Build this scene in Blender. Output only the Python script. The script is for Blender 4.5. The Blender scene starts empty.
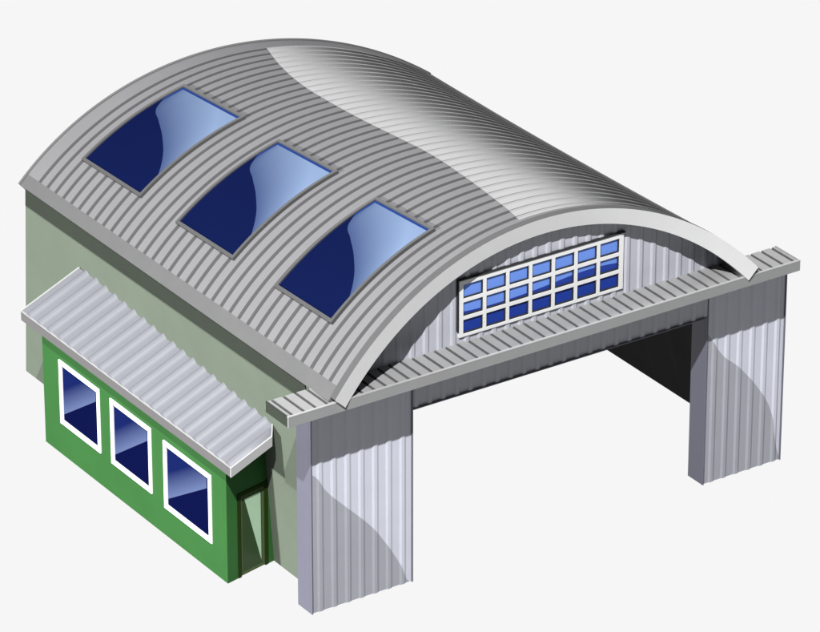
import bpy, math
from mathutils import Vector
sc = bpy.context.scene
COL = sc.collection
R = math.radians

# ------------------------------------------------------------------ basics
def tag(o, label=None, cat=None, group=None, kind=None):
    if label: o['label'] = label
    if cat: o['category'] = cat
    if group: o['group'] = group
    if kind: o['kind'] = kind
    return o

def empty(name, loc):
    o = bpy.data.objects.new(name, None); COL.objects.link(o); o.location = loc
    return o

class MB:
    """collects faces (each with a material slot and optional uv) into one mesh"""
    def __init__(s): s.v = []; s.f = []; s.m = []; s.uv = []; s.sm = []
    def add(s, verts, faces, m=0, uvs=None, smooth=False):
        b = len(s.v); s.v += [tuple(p) for p in verts]
        for f in faces:
            s.f.append([b+i for i in f]); s.m.append(m); s.sm.append(smooth)
            s.uv.append([uvs[i] for i in f] if uvs else [(0.0, 0.0)]*len(f))
    def box(s, a, b, m=0):
        x0, y0, z0 = a; x1, y1, z1 = b
        s.hexa([(x0,y0,z0),(x1,y0,z0),(x1,y1,z0),(x0,y1,z0),(x0,y0,z1),(x1,y0,z1),(x1,y1,z1),(x0,y1,z1)], m)
    def hexa(s, c, m=0):
        s.add(c, [(0,3,2,1),(4,5,6,7),(0,1,5,4),(1,2,6,5),(2,3,7,6),(3,0,4,7)], m)
    def grid(s, rows, m=0, uvr=None, closed=False, smooth=False, mf=None):
        n = len(rows[0]); V = [p for r in rows for p in r]
        U = [u for r in uvr for u in r] if uvr else None
        b = len(s.v); s.v += [tuple(p) for p in V]
        for i in range(len(rows)-1):
            for j in range(n if closed else n-1):
                k = (j+1) % n
                f = (i*n+j, i*n+k, (i+1)*n+k, (i+1)*n+j)
                s.f.append([b+q for q in f]); s.m.append(mf(i, j) if mf else m); s.sm.append(smooth)
                s.uv.append([U[q] for q in f] if U else [(0.0, 0.0)]*4)
    def build(s, name, mats, parent=None, bevel=0):
        me = bpy.data.meshes.new(name); me.from_pydata(s.v, [], s.f)
        for m in (mats if isinstance(mats, (list, tuple)) else [mats]): me.materials.append(m)
        me.polygons.foreach_set('material_index', s.m)
        me.polygons.foreach_set('use_smooth', s.sm)
        ul = me.uv_layers.new(name='UVMap')
        flat = [c for f in s.uv for p in f for c in p]
        ul.data.foreach_set('uv', flat)
        me.validate(); me.update()
        o = bpy.data.objects.new(name, me); COL.objects.link(o)
        if parent: o.parent = parent
        if bevel:
            bv = o.modifiers.new('bevel', 'BEVEL'); bv.width = bevel; bv.segments = 2; bv.limit_method = 'ANGLE'; bv.angle_limit = R(40)
        return o

# ------------------------------------------------------------------ materials
def mat(name, col, rough=0.5, metal=0.0, spec=0.3, noise=0.04, scale=1.2, bump=0.0, col2=None, curve=None, swap=False,
        lim=None, mid=None, gloss=None, grade=None, fmetal=0.0, frough=None):
    """principled paint with faint wear; curve = boundary of a painted gloss shape in the part's own uv coordinates"""
    m = bpy.data.materials.new(name); m.use_nodes = True
    nt = m.node_tree; N = nt.nodes; L = nt.links
    p = N['Principled BSDF']
    def rgb(c):
        n = N.new('ShaderNodeRGB'); n.outputs[0].default_value = (*c, 1); return n.outputs[0]
    def mix(f, a, b):
        n = N.new('ShaderNodeMix'); n.data_type = 'RGBA'; L.new(f, n.inputs[0]); L.new(a, n.inputs[6]); L.new(b, n.inputs[7]); return n.outputs[2]
    def ma(op, a, b=None, c=None):
        n = N.new('ShaderNodeMath'); n.operation = op
        for i, x in enumerate((a, b, c)):
            if x is None: continue
            if isinstance(x, (int, float)): n.inputs[i].default_value = x
            else: L.new(x, n.inputs[i])
        return n.outputs[0]
    out = rgb(col)
    mk = None
    if curve:
        uv = N.new('ShaderNodeUVMap'); uv.uv_map = 'UVMap'
        sp = N.new('ShaderNodeSeparateXYZ'); L.new(uv.outputs[0], sp.inputs[0])
        u, v = sp.outputs[0], sp.outputs[1]
        if swap: u, v = v, u                      # curve: v_boundary = c(u)
        fc = N.new('ShaderNodeFloatCurve'); cm = fc.mapping; cv = cm.curves[0]
        cv.points[0].location = curve[0]; cv.points[1].location = curve[-1]
        for q in curve[1:-1]: cv.points.new(*q)
        if len(curve) <= 4:
            for q in cv.points: q.handle_type = 'VECTOR'
        cm.update(); L.new(u, fc.inputs[1])
        d = ma('SUBTRACT', v, fc.outputs[0])
        above = ma('GREATER_THAN', d, 0.0)
        mk = above
        if lim:
            u0, u1, v0, v1 = lim
            mk = ma('MULTIPLY', mk, ma('GREATER_THAN', u, u0)); mk = ma('MULTIPLY', mk, ma('LESS_THAN', u, u1))
            mk = ma('MULTIPLY', mk, ma('GREATER_THAN', v, v0)); mk = ma('MULTIPLY', mk, ma('LESS_THAN', v, v1))
        if mid: out = mix(above, out, rgb(mid))
        f = rgb(gloss)
        if grade:                                  # gloss painted as a fading reflection
            g = N.new('ShaderNodeMapRange'); g.inputs[1].default_value = 0; g.inputs[2].default_value = grade[0]
            L.new(d, g.inputs[0]); f = mix(g.outputs[0], f, rgb(grade[1]))
        out = mix(mk, out, f)
    tc = N.new('ShaderNodeTexCoord')
    if noise:
        nz = N.new('ShaderNodeTexNoise'); nz.inputs['Scale'].default_value = scale; nz.inputs['Detail'].default_value = 6
        nz.inputs['Roughness'].default_value = .62
        L.new(tc.outputs['Object'], nz.inputs['Vector'])
        mr = N.new('ShaderNodeMapRange'); mr.inputs[1].default_value = .3; mr.inputs[2].default_value = .7
        mr.inputs[3].default_value = 1-noise; mr.inputs[4].default_value = 1+noise
        L.new(nz.outputs[0], mr.inputs[0])
        h = N.new('ShaderNodeHueSaturation'); L.new(mr.outputs[0], h.inputs['Value']); L.new(out, h.inputs['Color']); out = h.outputs[0]
        rr = N.new('ShaderNodeMapRange'); rr.inputs[3].default_value = max(0, rough-.06); rr.inputs[4].default_value = rough+.06
        L.new(nz.outputs[0], rr.inputs[0]); L.new(rr.outputs[0], p.inputs['Roughness'])
        if bump:
            b = N.new('ShaderNodeBump'); b.inputs['Strength'].default_value = bump; b.inputs['Distance'].default_value = .02
            L.new(nz.outputs[0], b.inputs['Height']); L.new(b.outputs[0], p.inputs['Normal'])
    else: p.inputs['Roughness'].default_value = rough
    L.new(out, p.inputs['Base Color'])
    p.inputs['Metallic'].default_value = metal
    if fmetal: L.new(ma('MULTIPLY', mk, fmetal), p.inputs['Metallic'])
    if frough is not None:                         # the painted gloss area is smoother
        for l in list(p.inputs['Roughness'].links): L.remove(l)
        L.new(ma('ADD', rough, ma('MULTIPLY', mk, frough-rough)), p.inputs['Roughness'])
    p.inputs['Specular IOR Level'].default_value = spec
    return m

# edges of the painted gloss shapes, in uv of the part
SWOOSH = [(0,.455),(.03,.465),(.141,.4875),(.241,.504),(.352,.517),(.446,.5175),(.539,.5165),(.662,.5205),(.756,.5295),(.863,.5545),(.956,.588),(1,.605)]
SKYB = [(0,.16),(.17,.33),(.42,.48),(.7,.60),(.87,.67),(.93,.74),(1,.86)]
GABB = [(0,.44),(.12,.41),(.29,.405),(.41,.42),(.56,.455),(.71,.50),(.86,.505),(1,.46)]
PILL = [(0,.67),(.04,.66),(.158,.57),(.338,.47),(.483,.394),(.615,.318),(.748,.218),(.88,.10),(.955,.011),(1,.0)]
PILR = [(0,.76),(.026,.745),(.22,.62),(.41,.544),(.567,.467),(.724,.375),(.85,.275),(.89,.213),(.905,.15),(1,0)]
GREY = (.165,.165,.168)
M = dict(
    roof=mat('roof_sheet', (.122,.121,.125), .55, .0, .06, .03, .5, curve=SWOOSH, swap=True, lim=(.024,.965,0,1), gloss=(.44,.44,.44), fmetal=1.0, frough=.21),  # gloss sweep painted over the crown and right slope
    groove=mat('roof_groove_shade', (.050,.049,.051), .6, 0, .04, .03, .5, curve=SWOOSH, swap=True, lim=(.024,.965,0,1), gloss=(.38,.38,.38), fmetal=1.0, frough=.24),  # groove shade and the gloss sweep painted into the colour
    eave=mat('eave_flashing', (.082,.082,.082), .45, 0, .3, .03),
    soffit=mat('roof_soffit', (.16,.16,.16), .6, 0, .2, .04),
    rim=mat('roof_rim_paint', (.37,.37,.372), .4, 0, .3, .02),
    sheet=mat('wall_sheet', (.330,.336,.372), .4, 0, .35, .035, .8),
    pill=mat('pillar_sheet', (.235,.240,.268), .38, 0, .35, .03, .8, curve=PILL, gloss=(.400,.412,.465)),  # gloss highlight painted above the curve
    pilr=mat('pillar_sheet_far', (.235,.240,.268), .38, 0, .35, .03, .8, curve=PILR, gloss=(.400,.412,.465)),  # painted highlight of the far pillar, own curve
    trim=mat('pillar_flashing', (.090,.090,.118), .45, 0, .3, .03),
    canopy=mat('canopy_sheet', (.19,.19,.192), .4, 0, .3, .04, .8),
    cgroove=mat('canopy_joint', (.06,.06,.061), .5, 0, .2, .03),
    fascia=mat('canopy_fascia', (.185,.186,.187), .4, 0, .3, .03),
    lip=mat('canopy_lip', (.25,.25,.25), .35, 0, .3, .02),
    sage=mat('sage_wall', (.088,.106,.080), .75, 0, .2, .045, .35, bump=.15),
    dark_olive=mat('eave_shade_strip', (.022,.027,.020), .7, 0, .15, .05),  # dark olive painting the shade under the eave; also the canopy's left end
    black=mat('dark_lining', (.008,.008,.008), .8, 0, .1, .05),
    frame=mat('skylight_frame', (.055,.055,.056), .4, 0, .3, .03),
    white=mat('window_frame_white', (.62,.62,.62), .4, 0, .3, .02),
    sky=mat('skylight_glass', (.0022,.0045,.027), .2, 0, .0, .02, .5, curve=SKYB, swap=True, lim=(.05,.94,0,.955), mid=(.009,.024,.105), gloss=(.026,.040,.090), grade=(.5,(.105,.145,.225))),  # graded reflection painted into the glass colour
    gab=mat('gable_glass', (.010,.030,.21), .2, 0, .12, .02, .5, curve=GABB, gloss=(.10,.19,.52)),  # pale reflection painted across the upper panes
    gsh=mat('dark_strip', (.018,.018,.02), .6, 0, .2, 0),
    gwh=mat('gable_window_frame', (.55,.55,.55), .4, 0, .3, .02),
    ann=mat('annex_glass', (.0018,.0030,.026), .3, 0, .0, .02, .5, curve=[(0,.10),(1,.84)], lim=(.0,.93,0,1), gloss=(.062,.082,.16), grade=(.45,(.004,.008,.052))),  # slanted reflection painted in, fading to dark at the top
    green=mat('green_render', (.017,.082,.016), .7, 0, .2, .06, .5, bump=.2),
    aroof=mat('annex_roof_sheet', (.125,.128,.142), .4, 0, .3, .03, .8),
    afas=mat('annex_fascia', (.085,.082,.082), .45, 0, .3, .03),
    arake=mat('annex_rake_trim', (.27,.27,.27), .4, 0, .3, .02),
    dframe=mat('door_frame_paint', (.012,.024,.004), .6, 0, .05, .05),
    dleaf=mat('door_glass', (.022,.042,.016), .25, 0, .1, .05, curve=[(0,1),(.12,1),(.95,.08),(1,0)], lim=(.12,.95,0,.97), gloss=(.27,.38,.27)),  # pale wedge of reflection painted on the glass
)

# ------------------------------------------------------------------ measured dimensions (metres)
FR = dict(hw=8.877, xm=8.752, zs=8.791, rise=3.86, sk=.41, y=-1.64, rk=1.15)
BK = dict(hw=9.050, xm=10.164, zs=7.487, rise=3.327, sk=-.639, y=21.321, rk=0.0)
PA, PB, PW = 4.122, 16.511, 20.0      # inner edges of the two door pillars, overall width
ZL = 6.661                            # lintel
CX0, CX1, CY0, CY1 = -1.779, 19.378, -1.5, -.10
ZC, TC = 8.692, .360
XW, YB = .929, 21.10                 # left wall plane, back of the hall

def endpt(E, s, off=0.0):
    RR = (E['hw']**2+E['rise']**2)/(2*E['rise']); zc = E['zs']+E['rise']-RR
    t = s*math.asin(E['hw']/RR); k = 1-s*s; r = RR-off
    return Vector((E['xm']+r*math.sin(t)+E['sk']*k, E['y']+E['rk']*k, zc+r*math.cos(t)))
def roofP(s, v, off=0.0):
    return endpt(FR, s, off)*(1-v)+endpt(BK, s, off)*v

hangar = tag(empty('hangar', (10, 0, 0)), 'large grey hangar with an arched ribbed roof, roof windows and wide open front doorway', 'hangar')
def kid(o, parent):
    """parent while keeping world placement (everything is modelled in world metres)"""
    o.parent = parent
    w = Vector((0, 0, 0)); q = parent
    while q: w += Vector(q.location); q = q.parent
    o.location = -w
    return o
def part(mb, name, mats, parent, **k):
    o = mb.build(name, mats, None, **k)
    return kid(o, parent)

# ------------------------------------------------------------------ the arched roof
NG = 35
vs = []                                # (v, recess, in_groove)
v0, v1 = .0135, 1.0
g0, g1 = .030, .982
vs.append((v0, 0, 0))
pitch = (g1-g0)/NG
for i in range(NG):
    a = g0+pitch*i
    vs += [(a, 0, 0), (a+pitch*.06, .014, 1), (a+pitch*.27, .014, 1), (a+pitch*.33, 0, 0)]
vs.append((v1, 0, 0))
ss = [-1, -.952, -.945]+[-.945+1.89*i/110 for i in range(1, 111)]+[1]
rows, uvr = [], []
for s in ss:
    inside = -.946 < s < .946
    rows.append([roofP(s, v, rec if inside else 0) for v, rec, g in vs])
    uvr.append([((s+1)/2, v) for v, rec, g in vs])
def mf(i, j):
    if ss[i] < -.946: return 2
    return 1 if (vs[j][2] or vs[j+1][2]) and ss[i] < .945 else 0
mb = MB(); mb.grid(rows, mf=mf, uvr=uvr, smooth=False)
T = .30
inner = [[roofP(s, v, T) for v in (v0, v1)] for s in ss]
mb.grid([r[::-1] for r in inner], 3)
for row_s, sgn in ((ss[0], 1), (ss[-1], -1)):      # long edges
    o_ = [roofP(row_s, v) for v, _, _ in vs]; i_ = [roofP(row_s, v, T) for v, _, _ in vs]
    mb.grid([o_, i_] if sgn < 0 else [i_, o_], 2)
for v in (v0, v1):                                  # arched edges
    o_ = [roofP(s, v) for s in ss]; i_ = [roofP(s, v, T) for s in ss]
    mb.grid([o_, i_] if v == v0 else [i_, o_], 2)
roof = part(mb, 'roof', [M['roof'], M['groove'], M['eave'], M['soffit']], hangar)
tag(roof, 'ribbed arched roof with a painted curved-edged gloss sweep over its crown and right side')

# front rim of the roof
def ring(E_y, depth, off0, off1, n=140, E=FR, dz=0):
    sec = []
    for i in range(n+1):
        s = -1+2*i/n
        a = endpt(E, s, off0); b = endpt(E, s, off1)
        if E is FR and i in (0, n): b = endpt(E, s*1.004, off1)
        d = Vector((0, depth, 0))
        sec.append([a, b, b+d, a+d])
    return sec
mb = MB(); sec = ring(0, .30, -.012, .549)[1:-2]
mb.grid(sec, closed=True, mf=lambda i, j: 1 if j == 1 else (2 if j == 3 else 0))
mb.add(sec[0], [(0,1,2,3)]); mb.add(sec[-1], [(3,2,1,0)])
part(mb, 'roof_rim', [M['rim'], M['soffit'], M['cgroove']], hangar)
# rear rim
mb = MB(); sec = ring(0, .12, -.04, .40, E=BK)
mb.grid(sec, closed=True); mb.add(sec[0], [(0,1,2,3)]); mb.add(sec[-1], [(3,2,1,0)])
part(mb, 'rear_rim', M['eave'], hangar)

# skylights: curved frame and curved pane, laid on the roof
def make_skylight(s0, s1, va, vb, label):
    b, S = skylight_mesh(s0, s1, va, vb)
    f = part(b, 'skylight', M['frame'], hangar); tag(f, label)
    g = MB(); n = 26; rows, uv = [], []
    for i in range(n+1):
        q = i/n; s = s0+(s1-s0)*q
        rows.append([roofP(s, va+(vb-va)*r, -.07) for r in (0.02, .25, .5, .75, .98)])
        uv.append([(q, r) for r in (0.02, .25, .5, .75, .98)])
    g.grid(rows, uvr=uv, smooth=True)
    rows2 = [[roofP(s0+(s1-s0)*i/n, va+(vb-va)*r, .02) for r in (.98, 0.02)] for i in range(n+1)]
    g.grid(rows2)
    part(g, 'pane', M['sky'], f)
def skylight_mesh(s0, s1, va, vb):
    b = MB(); n = 26; fs = .0125; fv = .0062
    def strip(sa, sb, v_a, v_b, top, bot):
        k = max(1, int(abs(sb-sa)/(s1-s0)*n)); A = []
        for i in range(k+1):
            s = sa+(sb-sa)*i/k
            A.append([roofP(s, v_a, -bot), roofP(s, v_a, -top), roofP(s, v_b, -top), roofP(s, v_b, -bot)])
        b.grid(A, closed=True); b.add(A[0], [(3,2,1,0)]); b.add(A[-1], [(0,1,2,3)])
    strip(s0, s1, va, va+fv, .13, -.06); strip(s0, s1, vb-fv, vb, .13, -.06)
    strip(s0, s0+fs, va+fv, vb-fv, .128, -.06); strip(s1-fs, s1, va+fv, vb-fv, .128, -.06)
    return b, None
for a in ((-.777,-.262,.706,.904,'roof window nearest the back of the hall'), (-.787,-.281,.403,.585,'middle roof window of the three'), (-.789,-.303,.105,.275,'roof window nearest the front rim')):
    make_skylight(*a)

# ------------------------------------------------------------------ corrugated sheet helper
PITCH = .555
def profile(x0, x1, pitch=PITCH, depth=.04, ph=0.0):
    """x, forward offset"""
    pts = []
    k = math.floor((x0-ph)/pitch)-1
    while True:
        a = ph+k*pitch
        for du, h in ((0, 0), (.42, 0), (.56, 1), (.76, 1), (.92, 0)):
            x = a+du*pitch
            if x0+.004 < x < x1-.004: pts.append((x, h*depth))
        k += 1
        if a > x1: break
    return [(x0, pts[0][1])]+pts+[(x1, pts[-1][1])]
def sheet(mb, x0, x1, zb, zt, y, t=.08, m=0, ph=0.0, uvn=None):
    """front-facing sheet at plane y; zb, zt numbers or functions of x"""
    pr = profile(x0, x1, ph=ph)
    xs = pr
    fb = zb if callable(zb) else (lambda x: zb); ft = zt if callable(zt) else (lambda x: zt)
    F = [[Vector((x, y-h, fb(x))) for x, h in xs], [Vector((x, y-h, ft(x))) for x, h in xs]]
    uv = None
    if uvn:
        ux0, ux1, uz0, uz1 = uvn
        uv = [[((p.x-ux0)/(ux1-ux0), (p.z-uz0)/(uz1-uz0)) for p in r] for r in F]
    mb.grid(F, m, uvr=uv)
    Bk = [[Vector((x, y+t, fb(x))) for x, h in xs], [Vector((x, y+t, ft(x))) for x, h in xs]]
    mb.grid(Bk[::-1], m)
    mb.grid([Bk[0], F[0]], m); mb.grid([F[1], Bk[1]], m)
    for i in (0, -1):
        q = [F[0][i], Bk[0][i], Bk[1][i], F[1][i]]
        mb.add(q if i == 0 else q[::-1], [(3,2,1,0)], m)

# ------------------------------------------------------------------ door pillars
def pillar(x0, x1, mt, label):
    mb = MB()
    zt = ZC-TC-(.012 if x0 < 5 else .24)
    sheet(mb, x0+.05, x1-.05, .02, zt, .02, uvn=(x0, x1, 0, 8.0), m=0, ph=x0+.02)
    o = part(mb, 'door_pillar', [mt], hangar); tag(o, label)
    tb = MB()                                     # flat flashing: sides, back and corner strips
    tb.box((x0, 0.10, 0), (x1, .86, zt-.55)); 
    tb.box((x0, -.035, 0), (x0+.05, .10, zt-.004)); tb.box((x1-.05, -.035, 0), (x1, .10, zt-.004))
    part(tb, 'side_flashing', M['trim'], o, bevel=.012)
pillar(0, PA, M['pill'], 'near door pillar clad in ribbed sheet with a painted pale curved gloss highlight')
pillar(PB, PW, M['pilr'], 'far door pillar clad in ribbed sheet with a painted pale curved gloss highlight')
# lintel over the doorway
mb = MB(); sheet(mb, PA+.003, PB-.003, ZL, ZC-TC-.015, .025, t=.5, ph=.02)
lt = part(mb, 'lintel', M['sheet'], hangar)
mb = MB(); mb.box((PA+.003, -.045, ZL-.012), (PB-.003, .3, ZL+.03)); part(mb, 'edge_trim', M['trim'], lt)

# ------------------------------------------------------------------ canopy
cp = .46
mb = MB()
xs = [(CX0+.02, 0, 0)]
n = int((CX1-CX0-.2)/cp)
off = (CX1-CX0-n*cp)/2
for i in range(n+1):
    a = CX0+off+i*cp
    xs += [(a-.06, 0, 0), (a-.045, .045, 1), (a+.045, .045, 1), (a+.06, 0, 0)]
xs.append((CX1-.02, 0, 0)); xs.sort(key=lambda q: q[0])
F = [[Vector((x, CY0+.07, ZC+.02-d)) for x, d, g in xs], [Vector((x, CY1, ZC+.02-d)) for x, d, g in xs]]
mb.grid(F, mf=lambda i, j: 1 if (xs[j][2] or xs[j+1][2]) else 0)
Bt = [[Vector((x, CY0+.07, ZC-.10)) for x, d, g in xs], [Vector((x, CY1, ZC-.10)) for x, d, g in xs]]
mb.grid(Bt[::-1], 0)
mb.grid([Bt[0], F[0]], 0); mb.grid([F[1], Bt[1]], 0)
can = part(mb, 'canopy', [M['canopy'], M['cgroove']], hangar)
tag(can, 'long narrow ribbed canopy above the doorway')
mb = MB(); mb.box((CX0, CY0, ZC-TC), (CX1, CY0+.066, ZC+.005))
part(mb, 'fascia', M['fascia'], can, bevel=.01)
mb = MB(); mb.box((CX0+.003, CY0-.006, ZC+.008), (CX1-.003, CY0+.09, ZC+.045))
part(mb, 'edge_lip', M['lip'], can)
for x in (CX0, CX1-.05):
    mb = MB(); mb.box((x, CY0+.068, ZC-TC), (x+.05, CY1, ZC+.0)); mb.box((x+.004, CY0+.092, ZC+.003), (x+.046, CY1, ZC+.04))
    part(mb, 'end_trim', M['dark_olive'] if x < 0 else M['fascia'], can)
mb = MB(); mb.box((CX0+.053, CY0+.07, ZC-TC+.03), (CX1-.053, CY1+.10, ZC-.12))
part(mb, 'soffit', M['soffit'], can)

# ------------------------------------------------------------------ gable wall over the canopy
WX0, WX1, WZ0, WZ1 = 5.88, 12.685, 8.93, 11.05
RRf = (FR['hw']**2+FR['rise']**2)/(2*FR['rise']); zcf = FR['zs']+FR['rise']-RRf
def under(x, off=.32):
    """height of the roof's underside above x, at the gable plane"""
    lo, hi = -1.0, 1.0
    for _ in range(40):
        m_ = (lo+hi)/2
        v = .05
        if roofP(m_, v, off).x < x: lo = m_
        else: hi = m_
    return roofP((lo+hi)/2, .05, off).z
GX0, GX1 = .35, 17.25
gy = CY1
mb = MB()
sheet(mb, GX0, WX0+.1, ZC-.3, lambda x: max(under(x), ZC-.28), gy, ph=.33)
sheet(mb, WX1-.1, GX1, ZC-.3, lambda x: max(under(x), ZC-.28), gy, ph=.33)
sheet(mb, WX0+.1, WX1-.1, ZC-.3, WZ0+.1, gy, ph=.33)
sheet(mb, WX0+.1, WX1-.1, WZ1-.1, under, gy, ph=.33)
part(mb, 'gable_wall', M['sheet'], hangar)

# gable window
mb = MB()
fy = gy-.075
bw = .13
nx, nz = 7, 3
def barx(x0, x1, z0, z1, yy=fy, d=.10): mb.box((x0, yy, z0), (x1, yy+d, z1))
barx(WX0, WX1, WZ1-.17, WZ1); barx(WX0, WX1, WZ0, WZ0+.10)
barx(WX0, WX0+.17, WZ0+.10, WZ1-.17); barx(WX1-.17, WX1, WZ0+.10, WZ1-.17)
ix0, ix1, iz0, iz1 = WX0+.17, WX1-.17, WZ0+.10, WZ1-.17
cw = (ix1-ix0-(nx-1)*bw)/nx; ch = (iz1-iz0-(nz-1)*bw)/nz
for i in range(1, nx): barx(ix0+i*cw+(i-1)*bw, ix0+i*(cw+bw), iz0, iz1)
for j in range(1, nz):
    z = iz0+j*ch+(j-1)*bw
    for i in range(nx): barx(ix0+i*(cw+bw), ix0+i*(cw+bw)+cw, z, z+bw, fy+.003)
gw = part(mb, 'gable_window', M['gwh'], hangar); tag(gw, 'wide white gable window of seven columns and three rows of blue panes')
mb = MB(); q = [(ix0-.02, fy+.075, iz0-.02), (ix1+.02, fy+.075, iz0-.02), (ix1+.02, fy+.075, iz1+.02), (ix0-.02, fy+.075, iz1+.02)]
mb.add(q, [(0,1,2,3)], 0, [((p[0]-WX0)/(WX1-WX0), (p[2]-WZ0)/(WZ1-WZ0)) for p in q])
q2 = [(p[0], p[1]+.02, p[2]) for p in q]; mb.add(q2, [(3,2,1,0)])
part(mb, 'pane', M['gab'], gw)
mb = MB()                                          # dark strips at the foot and right of each pane
for i in range(nx):
    for j in range(nz):
        x = ix0+i*(cw+bw); z = iz0+j*(ch+bw)
        mb.box((x+.002, fy+.03, z+.001), (x+cw-.052, fy+.072, z+.05)); mb.box((x+cw-.05, fy+.03, z+.001), (x+cw-.002, fy+.072, z+ch-.002))
part(mb, 'dark_strip', M['gsh'], gw)
mb = MB(); mb.box((WX0-.07, fy-.03, WZ1+.006), (WX1+.05, fy+.08, WZ1+.06)); mb.box((WX0-.07, fy-.03, WZ0+.25), (WX0-.03, fy+.08, WZ1+.003))
part(mb, 'drip_cap', M['gsh'], gw)

# ------------------------------------------------------------------ side and back walls
mb = MB()
def wtop(y):                                       # underside of the left eave along the hall
    v = (y-FR['y'])/(BK['y']-FR['y']); return roofP(-1, min(1, max(0, v)), .0).z
def wallx(y, z):                                   # the wall leans from its straight footing to the eave line
    e = eavep(y); t = z/(e.z-.06)
    return XW+(e.x+.10-XW)*t
def eavep(y):
    v = (y-FR['y'])/(BK['y']-FR['y']); return roofP(-1, min(1, max(0, v)), .0)
ys = [.16+(YB-.16)*i/12 for i in range(13)]
A = []
for y in ys:
    zt_ = wtop(y)-.06; f = [(wallx(y, zt_*k/6), y, zt_*k/6) for k in range(7)]
    A.append(f+[(x+.25, y, z) for x, y, z in f[::-1]])
mb.grid(A, closed=True, mf=lambda i, j: 1 if 7 <= j <= 12 else 0)
mb.add(A[0], [tuple(range(13, -1, -1))]); mb.add(A[-1], [tuple(range(14))])
side = part(mb, 'side_wall', [M['sage'], M['black']], hangar); tag(side, 'long sage green rendered side wall')
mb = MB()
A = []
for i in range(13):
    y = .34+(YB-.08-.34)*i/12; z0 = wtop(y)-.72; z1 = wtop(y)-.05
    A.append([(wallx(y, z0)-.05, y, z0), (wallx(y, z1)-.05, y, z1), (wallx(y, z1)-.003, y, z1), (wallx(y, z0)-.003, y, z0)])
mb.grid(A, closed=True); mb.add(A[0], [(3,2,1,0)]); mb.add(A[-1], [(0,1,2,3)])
EB = part(mb, 'eave_shade_strip', M['dark_olive'], hangar)  # added strip, its dark colour paints the eave's shade on the wall
# right wall leans in from the ground to the eave; dark lining inside
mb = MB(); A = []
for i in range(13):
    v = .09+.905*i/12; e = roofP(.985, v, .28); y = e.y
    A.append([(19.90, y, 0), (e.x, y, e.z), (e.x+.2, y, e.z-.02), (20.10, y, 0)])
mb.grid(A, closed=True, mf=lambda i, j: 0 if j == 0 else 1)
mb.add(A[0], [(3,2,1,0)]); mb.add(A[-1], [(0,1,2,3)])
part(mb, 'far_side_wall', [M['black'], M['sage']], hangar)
# rear wall
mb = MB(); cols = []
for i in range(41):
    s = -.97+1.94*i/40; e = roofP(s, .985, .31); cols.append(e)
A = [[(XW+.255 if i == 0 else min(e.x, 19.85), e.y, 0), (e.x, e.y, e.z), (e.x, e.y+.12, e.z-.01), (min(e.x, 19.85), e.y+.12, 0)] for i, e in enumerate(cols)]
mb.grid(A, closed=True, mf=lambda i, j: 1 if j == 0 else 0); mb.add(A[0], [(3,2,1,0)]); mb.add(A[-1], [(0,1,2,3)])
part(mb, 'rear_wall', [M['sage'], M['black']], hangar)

# ------------------------------------------------------------------ the green annex
XA, YA0, YA1, YA0B = -1.244, 3.378, 15.853, 3.855
XE, YE0, YE1, ZE, ZT = -1.508, 2.595, 16.777, 4.951, 6.015
annex = tag(empty('annex', (XA, 9.6, 0)), 'small green lean-to with ribbed roof, three white windows and a dark door', 'annex')
def zr(x): return ZE+(x-XE)/(XW-XE)*(ZT-ZE)
mb = MB(); dz = .30
def wallpoly(pts, th=None):
    pass
# long wall with window openings
WINS = [(11.82, 14.65, 1.30, 3.86), (8.30, 11.07, 1.265, 3.855), (4.33, 7.47, 1.12, 3.785)]
zt = zr(XA)-dz
yc = sorted({YA0+.19, YA1, *[w[0]+.05 for w in WINS], *[w[1]-.05 for w in WINS]})
for a, b in zip(yc[:-1], yc[1:]):
    w = next((w for w in WINS if w[0] < (a+b)/2 < w[1]), None)
    if w is None: mb.box((XA, a, 0), (XA+.2, b, zt))
    else:
        mb.box((XA, a, 0), (XA+.2, b, w[2]+.05)); mb.box((XA, a, w[3]-.05), (XA+.2, b, zt))
# end wall, slightly out of square
A0 = Vector((XA, YA0, 0)); B0 = Vector((XW-.006, YA0B, 0)); ax = (B0-A0).normalized(); nr = Vector((ax.y, -ax.x, 0))  # nr faces the viewer
LEN = (B0-A0).length
def EW(u, d, z): p = A0+ax*u+nr*d; return (p.x, p.y, z)
def ebox(b, u0, u1, d0, d1, z0, z1, z0b=None, z1b=None, m=0):
    z0b = z0 if z0b is None else z0b; z1b = z1 if z1b is None else z1b
    b.hexa([EW(u0,d1,z0), EW(u1,d1,z0b), EW(u1,d0,z0b), EW(u0,d0,z0), EW(u0,d1,z1), EW(u1,d1,z1b), EW(u1,d0,z1b), EW(u0,d0,z1)], m)
DU0, DU1, DZ = .50, 1.93, 3.28
def zw(u): return zr((A0+ax*u).x)-.30
zc0, zc1 = zw(0), zw(DU0); e0 = EW(DU0, 0, 0); e1 = EW(DU0, -.18, 0)
mb.hexa([(XA, YA0, 0), e0, e1, (XA, YA0+.187, 0), (XA, YA0, zc0), (e0[0], e0[1], zc1), (e1[0], e1[1], zc1), (XA, YA0+.187, zc0)])
ebox(mb, DU1, LEN, -.18, .0, .0, zw(DU1), None, zw(LEN)); ebox(mb, DU0, DU1, -.18, 0, DZ, zw(DU0), None, zw(DU1))
mb.box((XA+.2, YA1-.2, 0), (XW-.006, YA1, zt))
wl = part(mb, 'wall', M['green'], annex)

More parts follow.
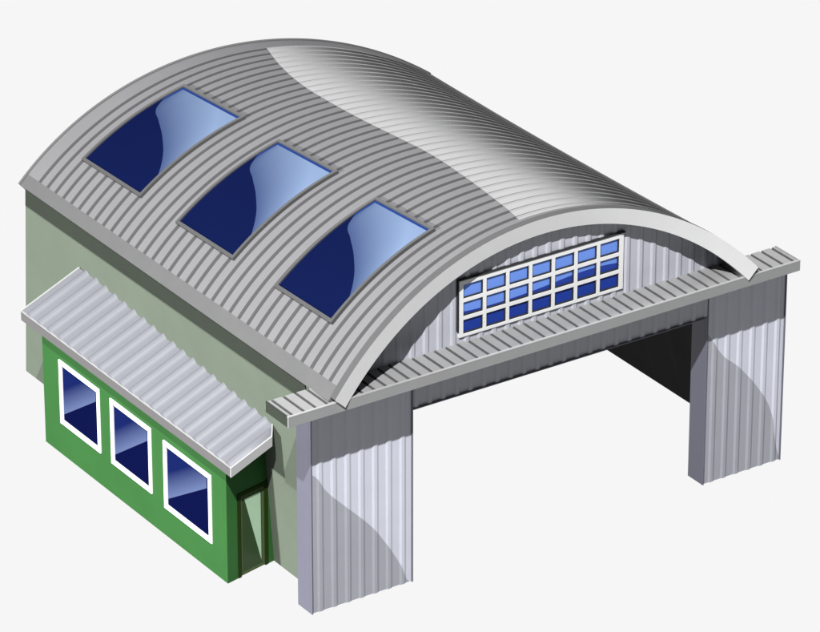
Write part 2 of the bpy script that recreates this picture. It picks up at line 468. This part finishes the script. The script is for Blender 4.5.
# annex roof: sheet with rounded ribs, clipped near corner
NR = 20; pr = (YE1-YE0)/NR
P2x = .105; P3y = 3.80
def ystart(x): return YE0 if x <= P2x else YE0+(x-P2x)/(XW-P2x)*(P3y-YE0)
xsn = [XE, XE+.8, P2x, P2x+.27, P2x+.55, XW-.005]
mb = MB(); NY = NR*12
def yy(x, j):
    return max(YE0+(YE1-YE0)*j/NY, ystart(x))
def rib(y):
    u = ((y-YE0)/pr) % 1.0
    return .135*(math.sin(math.pi*min(u/.62, 1))**1.3 if u < .62 else 0)
top = []; bot = []
for x in xsn:
    r = []; r2 = []
    for j in range(NY+1):
        y = yy(x, j); r.append(Vector((x, y, zr(x)+rib(y)-.02))); r2.append(Vector((x, y, zr(x)-.10)))
    top.append(r); bot.append(r2)
mb.grid([r[::-1] for r in top], smooth=True); mb.grid(bot, smooth=False)
mb.grid([bot[0][::-1], top[0][::-1]]); mb.grid([bot[-1], top[-1]])
mb.grid([[t[0] for t in top], [b_[0] for b_ in bot]]); mb.grid([[t[-1] for t in bot], [b_[-1] for b_ in top]])
ar = part(mb, 'roof', M['aroof'], annex); tag(ar, 'lean-to roof of pale ribbed sheet, clipped at its near corner')
mb = MB(); mb.box((XE-.05, YE0, ZE-.34), (XE+.02, YE1, ZE-.025)); part(mb, 'fascia', M['afas'], ar)
mb = MB(); mb.box((XE-.03, YE0, ZE-.022), (XE+.035, YE1, ZE+.01)); part(mb, 'drip_edge', M['arake'], ar)
mb = MB()
def rake(p, q, t=.06):
    (x0, y0), (x1, y1) = p, q
    za, zb = zr(x0), zr(x1)
    mb.hexa([(x0,y0-t,za-.33),(x1,y1-t,zb-.33),(x1,y1,zb-.33),(x0,y0,za-.33),(x0,y0-t,za+.03),(x1,y1-t,zb+.03),(x1,y1,zb+.03),(x0,y0,za+.03)])
rake((XE-.045, YE0-.002), (P2x, YE0-.002)); rake((P2x, YE0-.002), (XW-.01, P3y-.002))
part(mb, 'rake_trim', M['arake'], ar)
mb = MB(); rake((XE-.045, YE1+.062), (XW-.01, YE1+.062)); part(mb, 'rake_trim', M['arake'], ar)
mb = MB(); mb.box((XE+.022, YE0+.01, ZE-.33), (XA-.002, YE1-.01, ZE-.30)); part(mb, 'soffit', M['afas'], ar)

# annex windows
LB = ['annex window furthest from the door', 'middle annex window', 'annex window nearest the door']
for (y0, y1, z0, z1), lb in zip(WINS, LB):
    mb = MB(); w = .175; x0, x1 = XA-.05, XA+.10
    mb.box((x0, y0, z0), (x1, y1, z0+w)); mb.box((x0, y0, z1-w), (x1, y1, z1))
    mb.box((x0+.001, y0, z0+w), (x1, y0+w, z1-w)); mb.box((x0+.001, y1-w, z0+w), (x1, y1, z1-w))
    f = part(mb, 'window', M['white'], annex, bevel=.008); tag(f, lb)
    mb = MB(); gx = XA+.02
    q = [(gx, y1-w+.01, z0+w-.01), (gx, y0+w-.01, z0+w-.01), (gx, y0+w-.01, z1-w+.01), (gx, y1-w+.01, z1-w+.01)]
    mb.add(q, [(0,1,2,3)], 0, [(0,0),(1,0),(1,1),(0,1)])
    mb.add([(p[0]+.02, p[1], p[2]) for p in q], [(3,2,1,0)])
    part(mb, 'pane', M['ann'], f)

# annex door
mb = MB(); w = .14
ebox(mb, DU0, DU1, -.08, .035, DZ-w, DZ); ebox(mb, DU0, DU0+w, -.08, .034, .01, DZ-w); ebox(mb, DU1-w, DU1, -.08, .034, .01, DZ-w)
dr = part(mb, 'door', M['dframe'], annex); tag(dr, 'narrow dark framed glazed door')
mb = MB(); a, b = DU0+w, DU1-w; lw = .10
leaf = mat('door_leaf_paint', (.05,.075,.03), .6, 0, .05, .04)
ebox(mb, a+.004, b-.004, -.05, -.005, DZ-w-lw, DZ-w-.004); ebox(mb, a+.004, a+lw, -.05, -.006, .03, DZ-w-lw); ebox(mb, b-lw, b-.004, -.05, -.006, .03, DZ-w-lw); ebox(mb, a+lw, b-lw, -.05, -.006, .03, .03+lw)
lf = part(mb, 'door_leaf', leaf, dr)
mb = MB(); q = [EW(a+lw-.005, -.025, .03), EW(b-lw+.005, -.025, .03), EW(b-lw+.005, -.025, DZ-w-lw), EW(a+lw-.005, -.025, DZ-w-lw)]
mb.add(q, [(0,1,2,3)], 0, [(0,0),(1,0),(1,1),(0,1)])
q2 = [EW(a+lw-.005, -.04, .03), EW(b-lw+.005, -.04, .03), EW(b-lw+.005, -.04, DZ-w-lw), EW(a+lw-.005, -.04, DZ-w-lw)]
mb.add(q2, [(3,2,1,0)])
part(mb, 'glass', M['dleaf'], dr)

# painted reflection on the door glass is a slanting pale wedge: handled by its own uv curve

# ------------------------------------------------------------------ world: white low down, added dark band at the horizon, dim overhead
W = bpy.data.worlds.new('World'); sc.world = W; W.use_nodes = True
nt = W.node_tree; bg = nt.nodes['Background']
tc = nt.nodes.new('ShaderNodeTexCoord'); sp = nt.nodes.new('ShaderNodeSeparateXYZ'); nt.links.new(tc.outputs['Generated'], sp.inputs[0])
rp = nt.nodes.new('ShaderNodeValToRGB'); nt.links.new(sp.outputs[2], rp.inputs[0])
mp = nt.nodes.new('ShaderNodeMapRange'); mp.inputs[1].default_value = -.382; mp.inputs[2].default_value = .30
nt.links.new(sp.outputs[2], mp.inputs[0]); nt.links.new(mp.outputs[0], rp.inputs[0])
rp.color_ramp.elements[0].position = 0; rp.color_ramp.elements[0].color = (.922,.922,.922,1)
rp.color_ramp.elements[1].position = 1; rp.color_ramp.elements[1].color = (.20,.205,.22,1)
# added bright patch, unseen, high behind the hall, for the roof's reflection
vd = nt.nodes.new('ShaderNodeVectorMath'); vd.operation = 'DOT_PRODUCT'; vd.inputs[1].default_value = Vector((.45, .74, .52)).normalized()
nt.links.new(tc.outputs['Generated'], vd.inputs[0])
lr = nt.nodes.new('ShaderNodeMapRange'); lr.interpolation_type = 'SMOOTHSTEP'; lr.inputs[1].default_value = .815; lr.inputs[2].default_value = .975
nt.links.new(vd.outputs['Value'], lr.inputs[0])
mx = nt.nodes.new('ShaderNodeMix'); mx.data_type = 'RGBA'; nt.links.new(lr.outputs[0], mx.inputs[0]); nt.links.new(rp.outputs[0], mx.inputs[6])
e = rp.color_ramp.elements.new(.12); e.color = (.028,.028,.03,1)  # added dark band, darkens what the roof's right side reflects
e = rp.color_ramp.elements.new(.60); e.color = (.028,.028,.03,1)
mx.inputs[7].default_value = (1.5, 1.5, 1.5, 1)
nt.links.new(mx.outputs[2], bg.inputs[0]); bg.inputs[1].default_value = 1.0

# two distant studio lamps: the key from the front and high up, a lower one from the left
def lamp(name, d, k, dist, size, tgt=Vector((8, 6, 5))):
    d = Vector(d).normalized()
    ld = bpy.data.lights.new(name, 'AREA'); ld.shape = 'DISK'; ld.size = size
    ld.energy = k*math.pi*math.pi*dist*dist
    lo = bpy.data.objects.new(name, ld); COL.objects.link(lo); lo.location = tgt+d*dist
    lo.rotation_euler = d.to_track_quat('Z', 'Y').to_euler()
lamp('key_lamp', (-.45, -.47, .76), 2.5, 150, 1.6)
lamp('side_lamp', (-.96, -.03, .28), 2.0, 130, 5)

# ------------------------------------------------------------------ camera
cd = bpy.data.cameras.new('camera'); co = bpy.data.objects.new('camera', cd); COL.objects.link(co)
co.location = (-77.462, -121.937, 83.695); co.rotation_euler = (R(90-26.6143), 0, R(-33.749))
cd.sensor_width = 36; cd.lens = 36*4912.343/820; cd.clip_start = 1; cd.clip_end = 2000
sc.camera = co
sc.view_settings.view_transform = 'Standard'; sc.view_settings.look = 'None'; sc.view_settings.exposure = 0; sc.view_settings.gamma = 1
sc.render.resolution_x = 1024; sc.render.resolution_y = 789
